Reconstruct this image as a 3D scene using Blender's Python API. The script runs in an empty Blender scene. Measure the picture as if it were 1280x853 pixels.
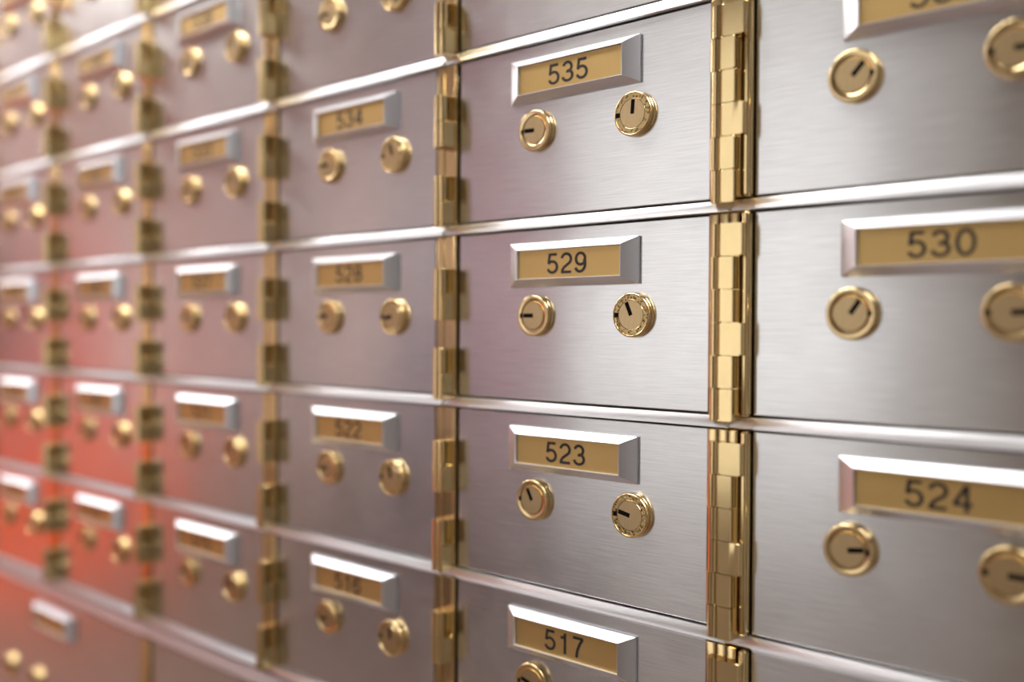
import bpy, bmesh, math, random
from mathutils import Vector, Matrix
random.seed(5)
S = bpy.context.scene
COL = S.collection
M = 0.001
Z0 = 1.40                      # height of the rail under box 529 above the floor
PI = math.pi

# ------------------------------------------------------------------ camera
D, YAW, PITCH, ROLL, VC, UC = 0.5196, math.radians(42.251), math.radians(-0.658), math.radians(0.3536), 0.05359, 0.28303
fw = Vector((-math.sin(YAW), math.cos(YAW), 0)); rt = Vector((math.cos(YAW), math.sin(YAW), 0)); up = Vector((0, 0, 1))
fw2 = fw*math.cos(PITCH) + up*math.sin(PITCH); up2 = up*math.cos(PITCH) - fw*math.sin(PITCH)
r3 = rt*math.cos(ROLL) + up2*math.sin(ROLL); u3 = up2*math.cos(ROLL) - rt*math.sin(ROLL)
cd = bpy.data.cameras.new('camera'); cam = bpy.data.objects.new('camera', cd); COL.objects.link(cam)
mw = Matrix.Identity(4)
for i in range(3):
    mw[i][0] = r3[i]; mw[i][1] = u3[i]; mw[i][2] = -fw2[i]
mw.translation = Vector((UC, -D, Z0 + VC))
cam.matrix_world = mw
cd.sensor_width = 36; cd.lens = 35; cd.clip_start = 0.02
cd.dof.use_dof = True; cd.dof.focus_distance = 0.626; cd.dof.aperture_fstop = 1.95; cd.dof.aperture_blades = 9
S.camera = cam

# ------------------------------------------------------------------ light
w = bpy.data.worlds.new('world'); S.world = w; w.use_nodes = True
w.node_tree.nodes['Background'].inputs[0].default_value = (0.9, 0.93, 1, 1)
w.node_tree.nodes['Background'].inputs[1].default_value = 0.3
S.view_settings.view_transform = 'Standard'; S.view_settings.look = 'None'
S.view_settings.gamma = 1; S.view_settings.use_curve_mapping = False
S.view_settings.exposure = 1.0
LAMP = 7.0                     # radiance of the ceiling light panels

GLOW_PANEL = 0.39                  # radiance of the added glow panel across the aisle
# ------------------------------------------------------------------ materials
def new_mat(name):
    m = bpy.data.materials.new(name); m.use_nodes = True
    return m, m.node_tree, m.node_tree.nodes['Principled BSDF']
def basic(name, col, rough=0.5, metal=0.0, mottle=0.05, scale=30, bump=0.0):
    m, t, b = new_mat(name)
    b.inputs['Roughness'].default_value = rough; b.inputs['Metallic'].default_value = metal
    n = t.nodes.new('ShaderNodeTexNoise'); n.inputs['Scale'].default_value = scale; n.inputs['Detail'].default_value = 4
    g = t.nodes.new('ShaderNodeNewGeometry'); t.links.new(g.outputs['Position'], n.inputs['Vector'])
    r = t.nodes.new('ShaderNodeValToRGB')
    r.color_ramp.elements[0].position = .3; r.color_ramp.elements[1].position = .7
    r.color_ramp.elements[0].color = tuple(c*(1-mottle) for c in col)+(1,)
    r.color_ramp.elements[1].color = tuple(min(1, c*(1+mottle)) for c in col)+(1,)
    t.links.new(n.outputs['Fac'], r.inputs['Fac']); t.links.new(r.outputs['Color'], b.inputs['Base Color'])
    if bump:
        bp = t.nodes.new('ShaderNodeBump'); bp.inputs['Strength'].default_value = bump; bp.inputs['Distance'].default_value = 0.0004
        t.links.new(n.outputs['Fac'], bp.inputs['Height']); t.links.new(bp.outputs['Normal'], b.inputs['Normal'])
    return m
def brushed(name, col, rough, aniso, stretch, bumpd, wave=0.0, tang=(0, 0, 1), smudge=0.06, streak=.08):
    """metal brushed along one axis; stretch = noise scale per axis"""
    m, t, b = new_mat(name); N = t.nodes.new; L = t.links.new
    b.inputs['Metallic'].default_value = 1
    g = N('ShaderNodeNewGeometry')
    mp = N('ShaderNodeMapping'); mp.inputs['Scale'].default_value = stretch; L(g.outputs['Position'], mp.inputs['Vector'])
    n = N('ShaderNodeTexNoise'); n.inputs['Scale'].default_value = 1; n.inputs['Detail'].default_value = 5; n.inputs['Roughness'].default_value = .65
    L(mp.outputs['Vector'], n.inputs['Vector'])
    sm = N('ShaderNodeTexNoise'); sm.inputs['Scale'].default_value = 26; sm.inputs['Detail'].default_value = 3; sm.inputs['Distortion'].default_value = .8
    L(g.outputs['Position'], sm.inputs['Vector'])
    mr = N('ShaderNodeMapRange'); mr.inputs['From Min'].default_value = .3; mr.inputs['From Max'].default_value = .75
    mr.inputs['To Min'].default_value = rough; mr.inputs['To Max'].default_value = rough+smudge
    L(sm.outputs['Fac'], mr.inputs['Value'])
    ad = N('ShaderNodeMath'); ad.operation = 'MULTIPLY_ADD'; ad.inputs[1].default_value = .06; L(n.outputs['Fac'], ad.inputs[0]); L(mr.outputs['Result'], ad.inputs[2])
    L(ad.outputs[0], b.inputs['Roughness'])
    r = N('ShaderNodeValToRGB'); r.color_ramp.elements[0].position = .32; r.color_ramp.elements[1].position = .68
    r.color_ramp.elements[0].color = tuple(c*(1-streak) for c in col)+(1,); r.color_ramp.elements[1].color = tuple(min(1, c*(1+streak)) for c in col)+(1,)
    L(n.outputs['Fac'], r.inputs['Fac']); L(r.outputs['Color'], b.inputs['Base Color'])
    b.inputs['Anisotropic'].default_value = aniso
    c = N('ShaderNodeCombineXYZ')
    for i in range(3): c.inputs[i].default_value = tang[i]
    L(c.outputs[0], b.inputs['Tangent'])
    bp = N('ShaderNodeBump'); bp.inputs['Strength'].default_value = 1; bp.inputs['Distance'].default_value = bumpd
    L(n.outputs['Fac'], bp.inputs['Height'])
    if wave:
        wv = N('ShaderNodeTexNoise'); wv.inputs['Scale'].default_value = 9; wv.inputs['Detail'].default_value = 1
        L(g.outputs['Position'], wv.inputs['Vector'])
        b2 = N('ShaderNodeBump'); b2.inputs['Strength'].default_value = 1; b2.inputs['Distance'].default_value = wave
        L(wv.outputs['Fac'], b2.inputs['Height']); L(b2.outputs['Normal'], bp.inputs['Normal'])
    L(bp.outputs['Normal'], b.inputs['Normal'])
    return m
STEEL = brushed('brushed_stainless', (.80, .80, .80), .18, .82, (34, 34, 1250), .000015, wave=.0006, streak=.10, smudge=.04)
RAIL = brushed('rail_aluminium', (.87, .87, .89), .42, .3, (8, 300, 600), .000003, streak=.02, smudge=.02)
BEZEL = brushed('satin_aluminium', (.76, .775, .82), .34, .3, (20, 20, 20), .000001, smudge=.01, streak=.01)
BRASS = brushed('polished_brass', (.88, .68, .35), .09, 0, (60, 60, 60), .000010, smudge=.05, streak=.03)
LOCKB = brushed('lock_brass', (.88, .68, .36), .13, 0, (200, 200, 200), .000003, smudge=.06, streak=.03)
PLUGB = brushed('brushed_plug_brass', (.62, .46, .25), .30, .3, (1600, 1600, 90), .000008, smudge=.05)
CARD = brushed('gold_card', (.68, .47, .19), .40, 0, (60, 60, 60), .000001, smudge=.02, streak=.02)
RINGB = None
def ring_mat():
    m, t, b = new_mat('engraved_brass'); N = t.nodes.new; L = t.links.new
    b.inputs['Metallic'].default_value = 1; b.inputs['Roughness'].default_value = .32
    g = N('ShaderNodeNewGeometry'); v = N('ShaderNodeTexVoronoi'); v.inputs['Scale'].default_value = 520; L(g.outputs['Position'], v.inputs['Vector'])
    r = N('ShaderNodeValToRGB'); r.color_ramp.elements[0].position = .25; r.color_ramp.elements[1].position = .5
    r.color_ramp.elements[0].color = (.16, .11, .04, 1); r.color_ramp.elements[1].color = (.66, .50, .24, 1)
    L(v.outputs['Distance'], r.inputs['Fac']); L(r.outputs['Color'], b.inputs['Base Color'])
    bp = N('ShaderNodeBump'); bp.inputs['Distance'].default_value = .00025; L(v.outputs['Distance'], bp.inputs['Height']); L(bp.outputs['Normal'], b.inputs['Normal'])
    return m
RINGB = ring_mat()
INK = basic('black_ink', (.018, .014, .012), .55)
VOID = basic('keyway_black', (.006, .005, .005), .95)
VOID.node_tree.nodes['Principled BSDF'].inputs['Specular IOR Level'].default_value = .08
FRAME = basic('dark_bronze_frame', (.10, .075, .055), .45, .6)
WALLM = basic('white_wall_paint', (.80, .79, .78), .8)
CEILM = basic('ceiling_white', (.86, .86, .86), .9)
FLOORM = basic('taupe_floor', (.25, .17, .13), .5, mottle=.15, scale=6)

# ------------------------------------------------------------------ mesh helpers
def link(o, parent=None):
    COL.objects.link(o)
    if parent is not None: o.parent = parent
    return o
def empty(name, loc, parent=None):
    o = bpy.data.objects.new(name, None); o.location = loc; o.empty_display_size = .01
    return link(o, parent)
def box(bm, x0, x1, y0, y1, z0, z1, bev=0.0, seg=2, mi=0):
    vs = [bm.verts.new((x, y, z)) for x in (x0, x1) for y in (y0, y1) for z in (z0, z1)]
    fs = [(0, 1, 3, 2), (4, 6, 7, 5), (0, 4, 5, 1), (2, 3, 7, 6), (0, 2, 6, 4), (1, 5, 7, 3)]
    fa = [bm.faces.new([vs[i] for i in f]) for f in fs]
    for f in fa: f.material_index = mi
    if bev:
        es = list({e for f in fa for e in f.edges})
        bmesh.ops.bevel(bm, geom=es, offset=bev, segments=seg, affect='EDGES', profile=.5)
    return fa
def prism(bm, pts, z0, z1, bev=0.0, seg=2):
    """pts = outline in x,y ; extruded along z"""
    a = [bm.verts.new((x, y, z0)) for x, y in pts]; b = [bm.verts.new((x, y, z1)) for x, y in pts]
    n = len(pts); fs = [bm.faces.new(a[::-1]), bm.faces.new(b)]
    caps = list(fs)
    for i in range(n): fs.append(bm.faces.new((a[i], a[(i+1) % n], b[(i+1) % n], b[i])))
    if bev:
        es = list({e for f in caps for e in f.edges})
        bmesh.ops.bevel(bm, geom=es, offset=bev, segments=seg, affect='EDGES', profile=.5)
def lathe(bm, prof, n=48, cx=0, cz=0, close=True):
    """prof = (radius, depth) pairs; axis is -y"""
    rings = []
    for r, d in prof:
        if r < 1e-7: rings.append([bm.verts.new((cx, -d, cz))])
        else: rings.append([bm.verts.new((cx+r*math.cos(2*PI*i/n), -d, cz+r*math.sin(2*PI*i/n))) for i in range(n)])
    for A, B in zip(rings, rings[1:]):
        for i in range(n):
            j = (i+1) % n
            if len(A) == 1: bm.faces.new((A[0], B[i], B[j]))
            elif len(B) == 1: bm.faces.new((A[i], B[0], A[j]))
            else: bm.faces.new((A[i], B[i], B[j], A[j]))
def obj(name, bm, mat, parent=None, loc=None, smooth=35):
    bmesh.ops.recalc_face_normals(bm, faces=bm.faces)
    me = bpy.data.meshes.new(name)
    if smooth:
        for f in bm.faces: f.smooth = True
        lim = math.radians(smooth)
        for e in bm.edges:
            if len(e.link_faces) == 2 and e.calc_face_angle(0) > lim: e.smooth = False
    bm.to_mesh(me); bm.free()
    for m in (mat if isinstance(mat, (list, tuple)) else [mat]): me.materials.append(m)
    o = bpy.data.objects.new(name, me)
    if loc is not None: o.location = loc
    return link(o, parent)
def inst(proto, name, parent, loc=(0, 0, 0), rot=None):
    """a copy of a part that shares the mesh"""
    o = bpy.data.objects.new(name, proto) ; o.location = loc
    if rot: o.rotation_euler = rot
    return link(o, parent)
def tag(o, label=None, cat=None, group=None, kind=None):
    if label: o['label'] = label
    if cat: o['category'] = cat
    if group: o['group'] = group
    if kind: o['kind'] = kind
    return o

# ------------------------------------------------------------------ the room
RX0, RX1, RY, RH = -9.0, 2.4, -2.45, 2.75
def slab(name, x0, x1, y0, y1, z0, z1, mat, **k):
    bm = bmesh.new(); box(bm, x0, x1, y0, y1, z0, z1)
    o = obj(name, bm, mat, smooth=0); tag(o, kind='structure'); return o
slab('floor', RX0-.1, RX1+.1, RY-.1, .7, -.1, 0, FLOORM)
slab('ceiling', RX0-.1, RX1+.1, RY-.1, .7, RH, RH+.1, CEILM)
slab('wall_opposite', RX0-.1, RX1+.1, RY-.1, RY, 0, RH, WALLM)
slab('wall_left', RX0-.1, RX0, RY, .6, 0, RH, WALLM)
slab('wall_right', RX1, RX1+.1, RY, .6, 0, RH, basic('grey_wall_paint', (.34, .31, .29), .8))
slab('wall_back', RX0, RX1, .6, .7, 0, RH, WALLM)

# unseen pieces added across the aisle to colour the reflections in the metal
def curtain(x0, x1, z0, z1, col, label, cat='curtain', name='curtain', amp=.03, y=RY+.08):
    bm = bmesh.new(); n = max(24, int((x1-x0)/.02)); fr = []; bk = []
    for i in range(n+1):
        x = x0+(x1-x0)*i/n; yy = y+amp*math.sin(i*.9)+amp*.4*math.sin(i*.37)
        fr.append((bm.verts.new((x, yy, z0)), bm.verts.new((x, yy, z1)))); bk.append((bm.verts.new((x, yy-.006, z0)), bm.verts.new((x, yy-.006, z1))))
    for i in range(n):
        bm.faces.new((fr[i][0], fr[i+1][0], fr[i+1][1], fr[i][1])); bm.faces.new((bk[i][0], bk[i][1], bk[i+1][1], bk[i+1][0]))
        bm.faces.new((fr[i][1], fr[i+1][1], bk[i+1][1], bk[i][1])); bm.faces.new((fr[i][0], bk[i][0], bk[i+1][0], fr[i+1][0]))
    for i in (0, n): bm.faces.new((fr[i][0], fr[i][1], bk[i][1], bk[i][0]))
    o = obj(name, bm, basic(name+'_cloth', col, .85)); tag(o, label, cat); return o
def panel(name, x0, x1, z0, z1, col, n, y=RY):
    bm = bmesh.new(); box(bm, x0, x1, y, y+.03, z0, z1, .004, 1)
    o = obj(name, bm, basic('paint_%s' % name, col, .6), smooth=0); tag(o, kind='structure'); return o
def panels(n, rows):  # made-up wall panels, coloured to tint the steel by reflection
    for i, (x0, x1, z0, z1, col) in enumerate(rows): panel('reflection_prop_%d' % (n+i), x0, x1, z0, z1, col, n+i)
panels(1, [(-.62, 1.0, 0, RH, (.27, .22, .18)),
    (-2.66, -2.24, 1.0, RH, (.68, .42, .50)), (-3.18, -2.68, 1.0, 1.6, (.32, .31, .38)),
    (-3.60, -3.20, 1.0, RH, (1.0, .78, .74)), (-4.05, -3.62, 1.0, RH, (.47, .46, .48)),
    (-5.15, -4.07, .9, RH, (.60, .43, .42)), (-6.62, -6.02, .9, 2.25, (.90, .07, .03)), (-8.6, -6.95, .9, 2.0, (.15, .055, .10)),
    (-3.62, -1.9, 0, .98, (.15, .12, .12)), (-1.88, -.68, 0, .90, (.40, .36, .34)), (-4.9, -3.64, 0, .88, (.28, .21, .18)), (-8.9, -4.92, 0, .88, (.90, .17, .07)), (-3.18, -2.68, 1.62, RH, (.74, .73, .78))])
# tall glowing panel, added to whiten the reflections in the middle doors
bm = bmesh.new(); box(bm, -2.08, -.92, RY, RY+.02, .95, 2.45)
m, t, b = new_mat('added_glow'); b.inputs['Base Color'].default_value = (.6, .6, .6, 1)
b.inputs['Emission Color'].default_value = (.98, .99, 1, 1); b.inputs['Emission Strength'].default_value = GLOW_PANEL
tag(obj('glow_panel_1', bm, m, smooth=0), kind='structure')
bm = bmesh.new()
for a in (-2.11, -.92): box(bm, a, a+.03, RY, RY+.04, .92, 2.48)
for a in (.92, 2.45): box(bm, -2.11, -.89, RY, RY+.04, a, a+.03)
tag(obj('reflection_prop_20', bm, CEILM, smooth=0), kind='structure')  # frame around the added glow panel
bm = bmesh.new(); box(bm, -8.9, -5.3, RY+.06, -.30, 0, .012, .003, 1)  # floor mat added for the orange reflection in the lower left doors
tag(obj('added_rug', bm, basic('added_rug_orange', (.95, .17, .04), .9, scale=200)), 'unseen orange red floor mat, added to redden reflections in the lower left doors', 'added_rug')

def ceiling_light(x, y, lx, ly, label, power=LAMP):
    r = empty('ceiling_light', (x, y, RH)); tag(r, label, 'ceiling light', 'ceiling lights above the aisle')
    bm = bmesh.new()
    for a in (-1, 1):
        box(bm, a*lx/2-.015, a*lx/2+.015, -ly/2-.015, ly/2+.015, -.03, 0); box(bm, -lx/2, lx/2, a*ly/2-.015, a*ly/2+.015, -.03, 0)
    obj('light_frame', bm, CEILM, r, smooth=0)
    m, t, b = new_mat('diffuser'); b.inputs['Base Color'].default_value = (.9, .9, .9, 1)
    b.inputs['Emission Color'].default_value = (1, .985, .96, 1); b.inputs['Emission Strength'].default_value = power
    bm = bmesh.new(); box(bm, -lx/2+.016, lx/2-.016, -ly/2+.016, ly/2-.016, -.02, -.005); obj('diffuser', bm, m, r, smooth=0)
for i, x in enumerate((-7.6, -5.9, -4.2, -2.5, -.8, .9)):
    ceiling_light(x, -.50, 1.15, .50, 'flush white ceiling light panel above the aisle, %s from the left end' % ('first', 'second', 'third', 'fourth', 'fifth', 'sixth')[i])

# ------------------------------------------------------------------ the cabinet
EDGE = {6: 0.0, 5: -.2416, 4: -.471, 3: -.6977, 2: -.924, 1: -1.150, 7: .2300}
H = .127
HW = .0245                      # width of the hinge channel left of each door
bm = bmesh.new()
box(bm, -3.2, 1.2, .0065, .55, .0, 2.35)
cabinet = obj('cabinet_frame', bm, FRAME, smooth=0)
tag(cabinet, 'dark metal carcass of the safe deposit cabinet behind all the box doors', 'cabinet')

# ---- prototype meshes -------------------------------------------------
def proto(bm, name, mats, smooth=35):
    o = obj(name, bm, mats, smooth=smooth); me = o.data; bpy.data.objects.remove(o); return me
# label holder: pyramid frame, outer 109 x 30, card opening 87 x 20
def holder_mesh():
    bm = bmesh.new(); W, Hh = 54.5*M, 15.1*M
    loops = [(W, Hh, .3*M), (W, Hh, 2.0*M), (W-.4*M, Hh-.4*M, 2.3*M), (W-9.6*M, Hh-4.6*M, 7.2*M), (W-10.1*M, Hh-4.9*M, 7.4*M), (W-10.6*M, Hh-5.3*M, 7.3*M), (W-10.9*M, Hh-5.5*M, 6.6*M), (W-10.9*M, Hh-5.5*M, 4.8*M)]
    R = [[bm.verts.new((sx*a, -d, sz*b)) for sx, sz in ((-1, -1), (1, -1), (1, 1), (-1, 1))] for a, b, d in loops]
    for A, B in zip(R, R[1:]):
        for i in range(4): bm.faces.new((A[i], A[(i+1) % 4], B[(i+1) % 4], B[i]))
    bm.faces.new(R[0])
    return proto(bm, 'label_holder', BEZEL, smooth=18)
HOLDER = holder_mesh()
bm = bmesh.new(); box(bm, -43.7*M, 43.7*M, -5.6*M, -4.9*M, -9.7*M, 9.7*M); CARDM = proto(bm, 'number_card', CARD, 0)
# lock housings
bm = bmesh.new()
lathe(bm, [(14.3*M, .0), (14.3*M, .8*M), (14.0*M, 1.1*M), (13.4*M, 1.2*M), (13.4*M, 1.6*M), (14.0*M, 1.7*M), (14.2*M, 2.0*M), (14.2*M, 3.2*M), (14.0*M, 3.65*M), (13.6*M, 4.0*M), (13.2*M, 4.1*M), (13.0*M, 4.0*M), (12.85*M, 3.7*M), (9.75*M, 3.7*M), (9.6*M, 3.9*M), (9.5*M, 3.85*M), (9.4*M, 2.4*M), (0, 2.4*M)], 64)
for f in bm.faces:
    rr = math.hypot(f.calc_center_median().x, f.calc_center_median().z)
    f.material_index = 1 if 9.8*M < rr < 12.8*M and f.calc_center_median().y < -3.6*M else 0
RINGLOCK = proto(bm, 'engraved_lock', [LOCKB, RINGB])
bm = bmesh.new()
lathe(bm, [(14.3*M, 0), (14.3*M, .8*M), (14.0*M, 1.1*M), (13.4*M, 1.2*M), (13.4*M, 1.6*M), (14.0*M, 1.7*M), (14.2*M, 2.0*M), (14.2*M, 3.1*M), (14.0*M, 3.6*M), (13.6*M, 3.95*M), (13.1*M, 4.1*M), (11.4*M, 3.75*M), (10.0*M, 3.5*M), (9.5*M, 3.1*M), (9.4*M, 2.4*M), (0, 2.4*M)], 64)
PLAINLOCK = proto(bm, 'plain_lock', [LOCKB])
def plug_mesh():
    bm = bmesh.new(); n = 48; r = 9.25*M; d = 3.8*M
    rim = [bm.verts.new((r*math.cos(2*PI*i/n), -d, r*math.sin(2*PI*i/n))) for i in range(n)]
    back = [bm.verts.new(((r+.1*M)*math.cos(2*PI*i/n), -2.5*M, (r+.1*M)*math.sin(2*PI*i/n))) for i in range(n)]
    sl = [(-1.45*M, -.3*M), (1.45*M, -.3*M), (1.45*M, 8.8*M), (-1.45*M, 8.8*M)]
    sv = [bm.verts.new((x, -d, z)) for x, z in sl]
    es = [bm.edges.new((rim[i], rim[(i+1) % n])) for i in range(n)] + [bm.edges.new((sv[i], sv[(i+1) % 4])) for i in range(4)]
    bmesh.ops.triangle_fill(bm, edges=es, use_beauty=True)
    for i in range(n): bm.faces.new((rim[i], rim[(i+1) % n], back[(i+1) % n], back[i]))
    return proto(bm, 'lock_plug', PLUGB)
PLUG = plug_mesh()
bm = bmesh.new(); box(bm, -1.45*M, 1.45*M, -3.7*M, -2.5*M, -.3*M, 8.8*M); bm.faces.ensure_lookup_table()
KEYWAY = proto(bm, 'keyway', VOID, 0)
# driver notch on the ring
bm = bmesh.new(); box(bm, -12.6*M, -9.3*M, -3.85*M, -3.0*M, -1.5*M, 1.5*M); NOTCH = proto(bm, 'key_notch', VOID, 0)

# ---- hinge knuckles: x measured from the door edge, y negative = outwards
def outline(x0, xr, p, crown=.5*M, r=3.9*M):
    """cross-section of a solid knuckle: round barrel at the left, groove, flat arm to the right"""
    cx, cy = x0+r, -(p-r)
    pts = [(x0, 0)]
    for i in range(19):
        a = PI + math.radians(150)*i/18
        pts.append((cx+r*math.cos(a), cy+r*math.sin(a)))
    g = cx+r*math.cos(PI+math.radians(150))
    pts += [(g+.45*M, -(p-1.6*M)), (g+.6*M, -(p-.5*M)), (g+1.1*M, -p+.05*M)]
    xa, xb2 = g+1.1*M, xr-.7*M                 # gently crowned arm
    pts += [(xa+(xb2-xa)*k/8, -p-crown*4*(k/8)*(1-k/8)) for k in range(1, 8)]
    pts += [(xb2, -p), (xr-.2*M, -p+.3*M), (xr, -p+.9*M)]
    return pts
def hinge_parts(kind):
    """list of (part name, mesh); x from the door edge, z from the rail below"""
    out = []
    zb, zt = 4.2*M, 122.6*M
    bm = bmesh.new()
    if kind == 'wide':
        x0, xs, xb, p = -24.9*M, -7.8*M, -2.2*M, 10.6*M; cr = 0.0
        box(bm, -29.2*M, -22.2*M, -2.6*M, 4*M, zb, zt, .9*M, 3); box(bm, -21.6*M, -15.2*M, -2.8*M, 4*M, zb, zt, .8*M, 3)
        box(bm, -14.6*M, -8.8*M, -3.2*M, 4*M, zb, zt, .8*M, 3); box(bm, -5.4*M, -.9*M, -6.2*M, 4*M, zb, zt, 1.6*M, 4)
        box(bm, -12.4*M, -6.2*M, -6.4*M, 0, zb, 113*M, .5*M, 2)
        segs = [(116, 'b'), (96.8, 's'), (77.6, 't'), (58.4, 'b'), (39.2, 's'), (20.0, 't')]
    else:
        x0, xs, xb, p = -15.6*M, -3.4*M, -3.0*M, 14.2*M; cr = .55*M
        box(bm, -23.0*M, -15.9*M, -1.4*M, 4*M, zb, zt, .6*M, 2); box(bm, -14.9*M, -5.2*M, -1.3*M, 4*M, zb, zt, .5*M, 2)
        box(bm, -4.7*M, -1.9*M, -1.9*M, 4*M, zb, zt, .6*M, 2)
        segs = [(98.5, 's'), (79.4, 'b'), (39.8, 's'), (20.7, 'b')]
    out.append(('hinge', proto(bm, 'hinge', BRASS, 20)))
    for z1, f in segs:
        z1 *= M; z0 = z1-19.1*M; a, b = z0+.15*M, z1-.15*M
        bm = bmesh.new()
        if f == 'b': prism(bm, outline(x0, xb, p, cr)+[(xb, 0)], a, b, .55*M, 3)
        elif f == 't': prism(bm, outline(x0, xs, p, cr)+[(xs, 0)], a, b, .5*M, 3)
        else:
            s0 = x0-(.9*M if kind == 'wide' else 0)
            inn = xs-5.2*M
            prism(bm, outline(s0, xs, p, cr)+[(xs, -p+3.6*M), (inn, -p+4.1*M), (inn, 0)], a, b, .4*M, 2)
            rx = xs+(.3*M if kind == 'std' else -.1*M)
            box(bm, inn, rx, -p+4.4*M, 0, a, a+.9*M, .2*M, 1)
            box(bm, inn, rx, -p+5.5*M, 0, b-1.2*M, b, .2*M, 1)
            box(bm, rx-1.3*M, rx, -3.2*M, 0, a, b, .3*M, 1)
        out.append(('hinge_knuckle', proto(bm, 'hinge_knuckle', BRASS, 10)))
    return out
HINGE = {'wide': hinge_parts('wide'), 'std': hinge_parts('std')}
DOORS = {}
def door_mesh(wd, ht):
    k = (round(wd, 4), round(ht, 4))
    if k not in DOORS:
        bm = bmesh.new(); box(bm, 0, wd, 0, 6*M, 0, ht, .5*M, 2); DOORS[k] = proto(bm, 'door_panel', STEEL, 0)
    return DOORS[k]

# ---- the writing
TXT = {}
NUMH = 13.8*M
def arc(cx, cy, rx, ry, a0, a1, n=28):
    return [(cx+rx*math.cos(math.radians(a0+(a1-a0)*i/n)), cy+ry*math.sin(math.radians(a0+(a1-a0)*i/n))) for i in range(n+1)]
NINE = [arc(.31, .665, .235, .275, 0, 360), arc(.28, .42, .265, .36, 40, -150)]
GLYPH = {
 '0': [arc(.31, .5, .25, .44, 0, 360)],
 '1': [[(.37, 0), (.37, 1.0)], [(.37, .84), (.30, .79), (.14, .765)]],
 '2': [arc(.31, .69, .24, .25, 172, -28)+[(.47, .50), (.20, .30), (.11, .17), (.08, .06)], [(.03, .06), (.57, .06)]],
 '3': [arc(.295, .715, .215, .225, 165, -85)+[(.24, .52)], arc(.30, .295, .25, .235, 88, -172)],
 '4': [[(.43, 0), (.43, 1.0)], [(.40, .93), (.06, .30)], [(.02, .29), (.60, .29)]],
 '5': [[(.54, .935), (.16, .935), (.10, .50)], [(.095, .47)]+arc(.30, .33, .25, .27, 138, -160)],
 '6': [[(.62-x, 1-y) for x, y in st] for st in NINE],
 '7': [[(.05, .935), (.58, .935)], [(.555, .93), (.40, .66), (.29, .36), (.24, 0)]],
 '8': [arc(.31, .725, .20, .215, 0, 360), arc(.31, .285, .245, .225, 0, 360)],
 '9': NINE}
def number_mesh(s):
    if s in TXT: return TXT[s]
    bm = bmesh.new(); hw = .066; adv = .74; tot = adv*2+.62
    for k, ch in enumerate(s):
        for li, st in enumerate(GLYPH[ch]):
            L, R = [], []
            for i, (x, y) in enumerate(st):
                a = st[max(i-1, 0)]; b = st[min(i+1, len(st)-1)]
                dx, dy = b[0]-a[0], b[1]-a[1]; q = math.hypot(dx, dy) or 1
                if 0 < i < len(st)-1:      # mitre
                    d1 = Vector((x-a[0], y-a[1])).normalized(); d2 = Vector((b[0]-x, b[1]-y)).normalized()
                    m = max(.6, math.sqrt(max(0, (1+d1.dot(d2))/2)))
                else: m = 1
                nx, ny = -dy/q*hw/m, dx/q*hw/m
                L.append((x+nx, y+ny)); R.append((x-nx, y-ny))
            dep = (.10+.004*li+.001*k)*M
            vs = [[bm.verts.new(((px+k*adv-tot/2)*NUMH*1.17, -d, (py-.5)*NUMH)) for px, py in P] for P in (L, R) for d in (0, dep)]
            Lb, Lf, Rb, Rf = vs
            for i in range(len(st)-1):
                bm.faces.new((Lf[i], Lf[i+1], Rf[i+1], Rf[i])); bm.faces.new((Lb[i], Lf[i], Lf[i+1], Lb[i+1])); bm.faces.new((Rb[i], Rb[i+1], Rf[i+1], Rf[i]))
            for i in (0, -1): bm.faces.new((Lb[i], Lf[i], Rf[i], Rb[i]))
    TXT[s] = proto(bm, 'box_number', INK, 0); return TXT[s]

def make_lock(parent, x, z, ring, ang, flip=False):
    """ang: clock angle of the slot, 0 = up, positive = clockwise seen from the front"""
    lk = inst(RINGLOCK if ring else PLAINLOCK, 'lock', parent, (x, 0, z)); lk.scale.y = 1.12
    a = math.radians(ang)
    inst(PLUG, 'lock_plug', lk, (0, 0, 0), (0, a, 0))
    inst(KEYWAY, 'keyway', lk, (0, 0, 0), (0, a, 0))
    inst(NOTCH, 'key_notch', lk, (0, 0, 0), (0, PI if flip else 0, 0))
    return lk
def make_box(c, r, label, angles):
    e = EDGE[c]; nxt = EDGE[c+1]; wd = nxt-HW-.0012-e if c < 6 else .2035
    if c == 5: wd = nxt-.0300-e
    num = 524+c+6*r
    t = empty('safe_deposit_box', (e, 0, Z0+r*H)); tag(t, label, 'safe deposit box', 'numbered safe deposit boxes')
    inst(door_mesh(wd, H-9.6*M), 'door', t, (0, 0, 4.9*M))
    px = .0525+.0545; pz = 98.2*M
    hd = inst(HOLDER, 'label_holder', t, (px, 0, pz))
    inst(CARDM, 'number_card', hd)
    inst(number_mesh(str(num)), 'box_number', hd, (-.9*M, -5.65*M, 0))
    lx = (.059, .139) if c == 6 else (.0755, .1575)
    make_lock(t, lx[0], 63.3*M, False, angles[0], c == 6); make_lock(t, lx[1], 63.3*M, c != 6, angles[1])
    kind = 'wide' if c == 6 else 'std'; parts = HINGE[kind]
    hg = inst(parts[0][1], 'hinge', t, (0, 0, 0))
    for n, me in parts[1:]: inst(me, n, hg)
    return t
ANG = {(6, 1): (42, 90), (6, 0): (35, 88), (6, -1): (82, 92), (6, -2): (60, 80),
       (5, 2): (-60, 20), (5, 1): (-88, 4), (5, 0): (-90, -24), (5, -1): (-28, -78), (5, -2): (-75, 10),
       (4, 2): (-85, 150), (4, 1): (-80, -20), (4, 0): (-80, -100), (4, -1): (-100, -15), (4, -2): (-110, -5)}
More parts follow.
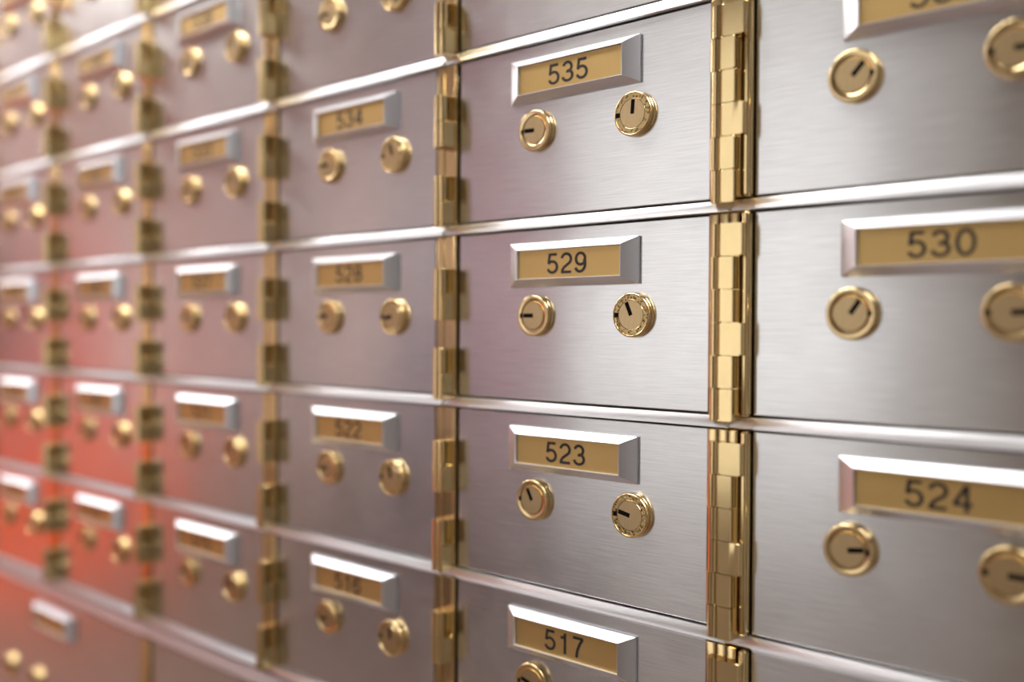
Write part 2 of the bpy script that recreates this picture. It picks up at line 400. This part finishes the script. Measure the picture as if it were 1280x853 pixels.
NEXT = {(6, 1): 'stainless box in the upper right corner with its number plate cut off',
        (6, 0): 'stainless box at the right edge, middle height, plate 530, left keyhole slanting up',
        (6, -1): 'stainless box at the right edge, lower one, plate 524, left keyhole pointing right',
        (6, -2): 'bare strip of the lowest box in the lower right corner',
        (5, 2): 'bright steel box at top edge directly above box 535',
        (5, 1): 'sharp white steel box 535 with one keyhole pointing straight up',
        (5, 0): 'sharp steel box 529 in the middle, between boxes 535 and 523',
        (5, -1): 'sharp steel box 523 with darker antique looking locks, directly below 529',
        (5, -2): 'sharp box 517 cut by the bottom edge with only one lock showing',
        (4, 2): 'soft focus box at top edge with two brass locks, directly above box 534',
        (4, 1): 'slightly blurred lilac grey box 534 immediately left of the sharp box 535',
        (4, 0): 'slightly blurred lilac box 528 in the middle with a rosy vertical streak',
        (4, -1): 'slightly blurred dark grey box 522 immediately left of box 523',
        (4, -2): 'slightly blurred grey box 516 at the bottom edge, left of 517'}
ref = {2: 'box two above 528', 1: 'box 534', 0: 'box 528', -1: 'box 522', -2: 'box 516'}
tier = {2: 'near the top', 1: 'upper', 0: 'middle height', -1: 'lower', -2: 'near the bottom'}
for r in (2, 1, 0, -1, -2):
    NEXT[(3, r)] = 'blurred mauve box, %s, immediately left of %s' % (tier[r], ref[r])
    NEXT[(2, r)] = 'strongly blurred pink box, %s, two columns left of %s' % (tier[r], ref[r])
    NEXT[(1, r)] = 'blurred box at left edge, %s, three columns left of %s' % (tier[r], ref[r])
NEXT[(3, 3)] = 'blurred box cut by the top edge, topmost left of the 528 column'
NEXT[(2, 3)] = 'blurred box at top edge, second column left of the 528 column'
NEXT[(1, 3)] = 'blurred box in the upper left corner of the view'
for c in (6, 5, 4, 3, 2, 1):
    for r in range(3, -3, -1):
        if (c, r) not in NEXT: continue
        a = ANG.get((c, r)) or (random.choice((-90, -85, -20, -60)), random.choice((-10, -90, 5, -30)))
        make_box(c, r, NEXT[(c, r)], a)

# ---- large boxes of the section below
def big_box(x0, x1, label):
    t = empty('large_deposit_box', (x0, 0, Z0-.2755)); tag(t, label, 'safe deposit box', 'large boxes under the numbered rows')
    ht = .25; bm = bmesh.new(); box(bm, 0, x1-x0, 0, 6*M, -ht, 0, .5*M, 2); obj('door', bm, STEEL, t, smooth=0)
    cx = (x1-x0)/2
    hd = inst(HOLDER, 'label_holder', t, (cx, 0, -.0285)); inst(CARDM, 'number_card', hd)
    make_lock(t, cx-.131, -.111, False, -90); make_lock(t, cx-.051, -.111, True, -10)
    bm = bmesh.new(); box(bm, -24*M, -14.4*M, -1.6*M, 4*M, -ht, -1*M, .5*M, 2); box(bm, -13.4*M, -2.6*M, -2.2*M, 4*M, -ht, -1*M, .6*M, 2)
    hg = obj('hinge', bm, BRASS, t, smooth=20)
big_box(-1.150, -.7225, 'large unnumbered box in the lower left corner, plate above two locks')
big_box(-.6977, -.2660, 'large box at the bottom edge, immediately right of the corner box')

# ---- rails between the rows
def rail(zc, h, x0, x1, depth, label, group='aluminium rails between the rows', dips=True):
    """rounded strip; drops back where it crosses a hinge channel"""
    bm = bmesh.new()
    def prof(d): return [(-.0, -h/2), (-d*.9, -h/2), (-d, -h*.47), (-d*.98, -h*.40), (-d*.70, h*.05), (-d*.44, h*.34), (-d*.25, h/2), (0, h/2)]
    xs = [(x0, depth)]
    if dips:
        for c in (1, 2, 3, 4, 5, 6, 7):
            e = EDGE[c]; a = e-15*M; b = e+.5*M
            if a > x0 and b < x1: xs += [(a-1.2*M, depth), (a, depth*.40), (b-.3*M, depth*.40), (b+.9*M, depth)]
    xs.append((x1, depth))
    R = [[bm.verts.new((x, y+4*M if i in (0, 7) else y, z)) for i, (y, z) in enumerate(prof(d))] for x, d in xs]
    for A, B in zip(R, R[1:]):
        for i in range(8): bm.faces.new((A[i], A[(i+1) % 8], B[(i+1) % 8], B[i]))
    bm.faces.new(R[0]); bm.faces.new(R[-1])
    o = obj('aluminium_rail', bm, RAIL, None, (0, 0, Z0+zc), smooth=50)
    tag(o, label, 'metal rail', group); return o
rl = {3: 'silver rail across the upper left corner, highest of the horizontal rails', 2: 'silver rail sloping steeply down leftwards above the sharp box 535',
      1: 'silver rail sloping gently down leftwards under the sharp box 535', 0: 'nearly level silver rail under the sharp middle box 529',
      -1: 'silver rail sloping down rightwards above box 517', -2: 'upper of the paired silver rails under the lowest numbered row'}
for k, l in rl.items(): rail(k*H, 6.8*M, -1.6, .46, 3.4*M, l)
rail(-.2672, 12.5*M, -1.6, .46, 2.6*M, 'wider lower one of the paired silver rails under the lowest numbered row', dips=False)
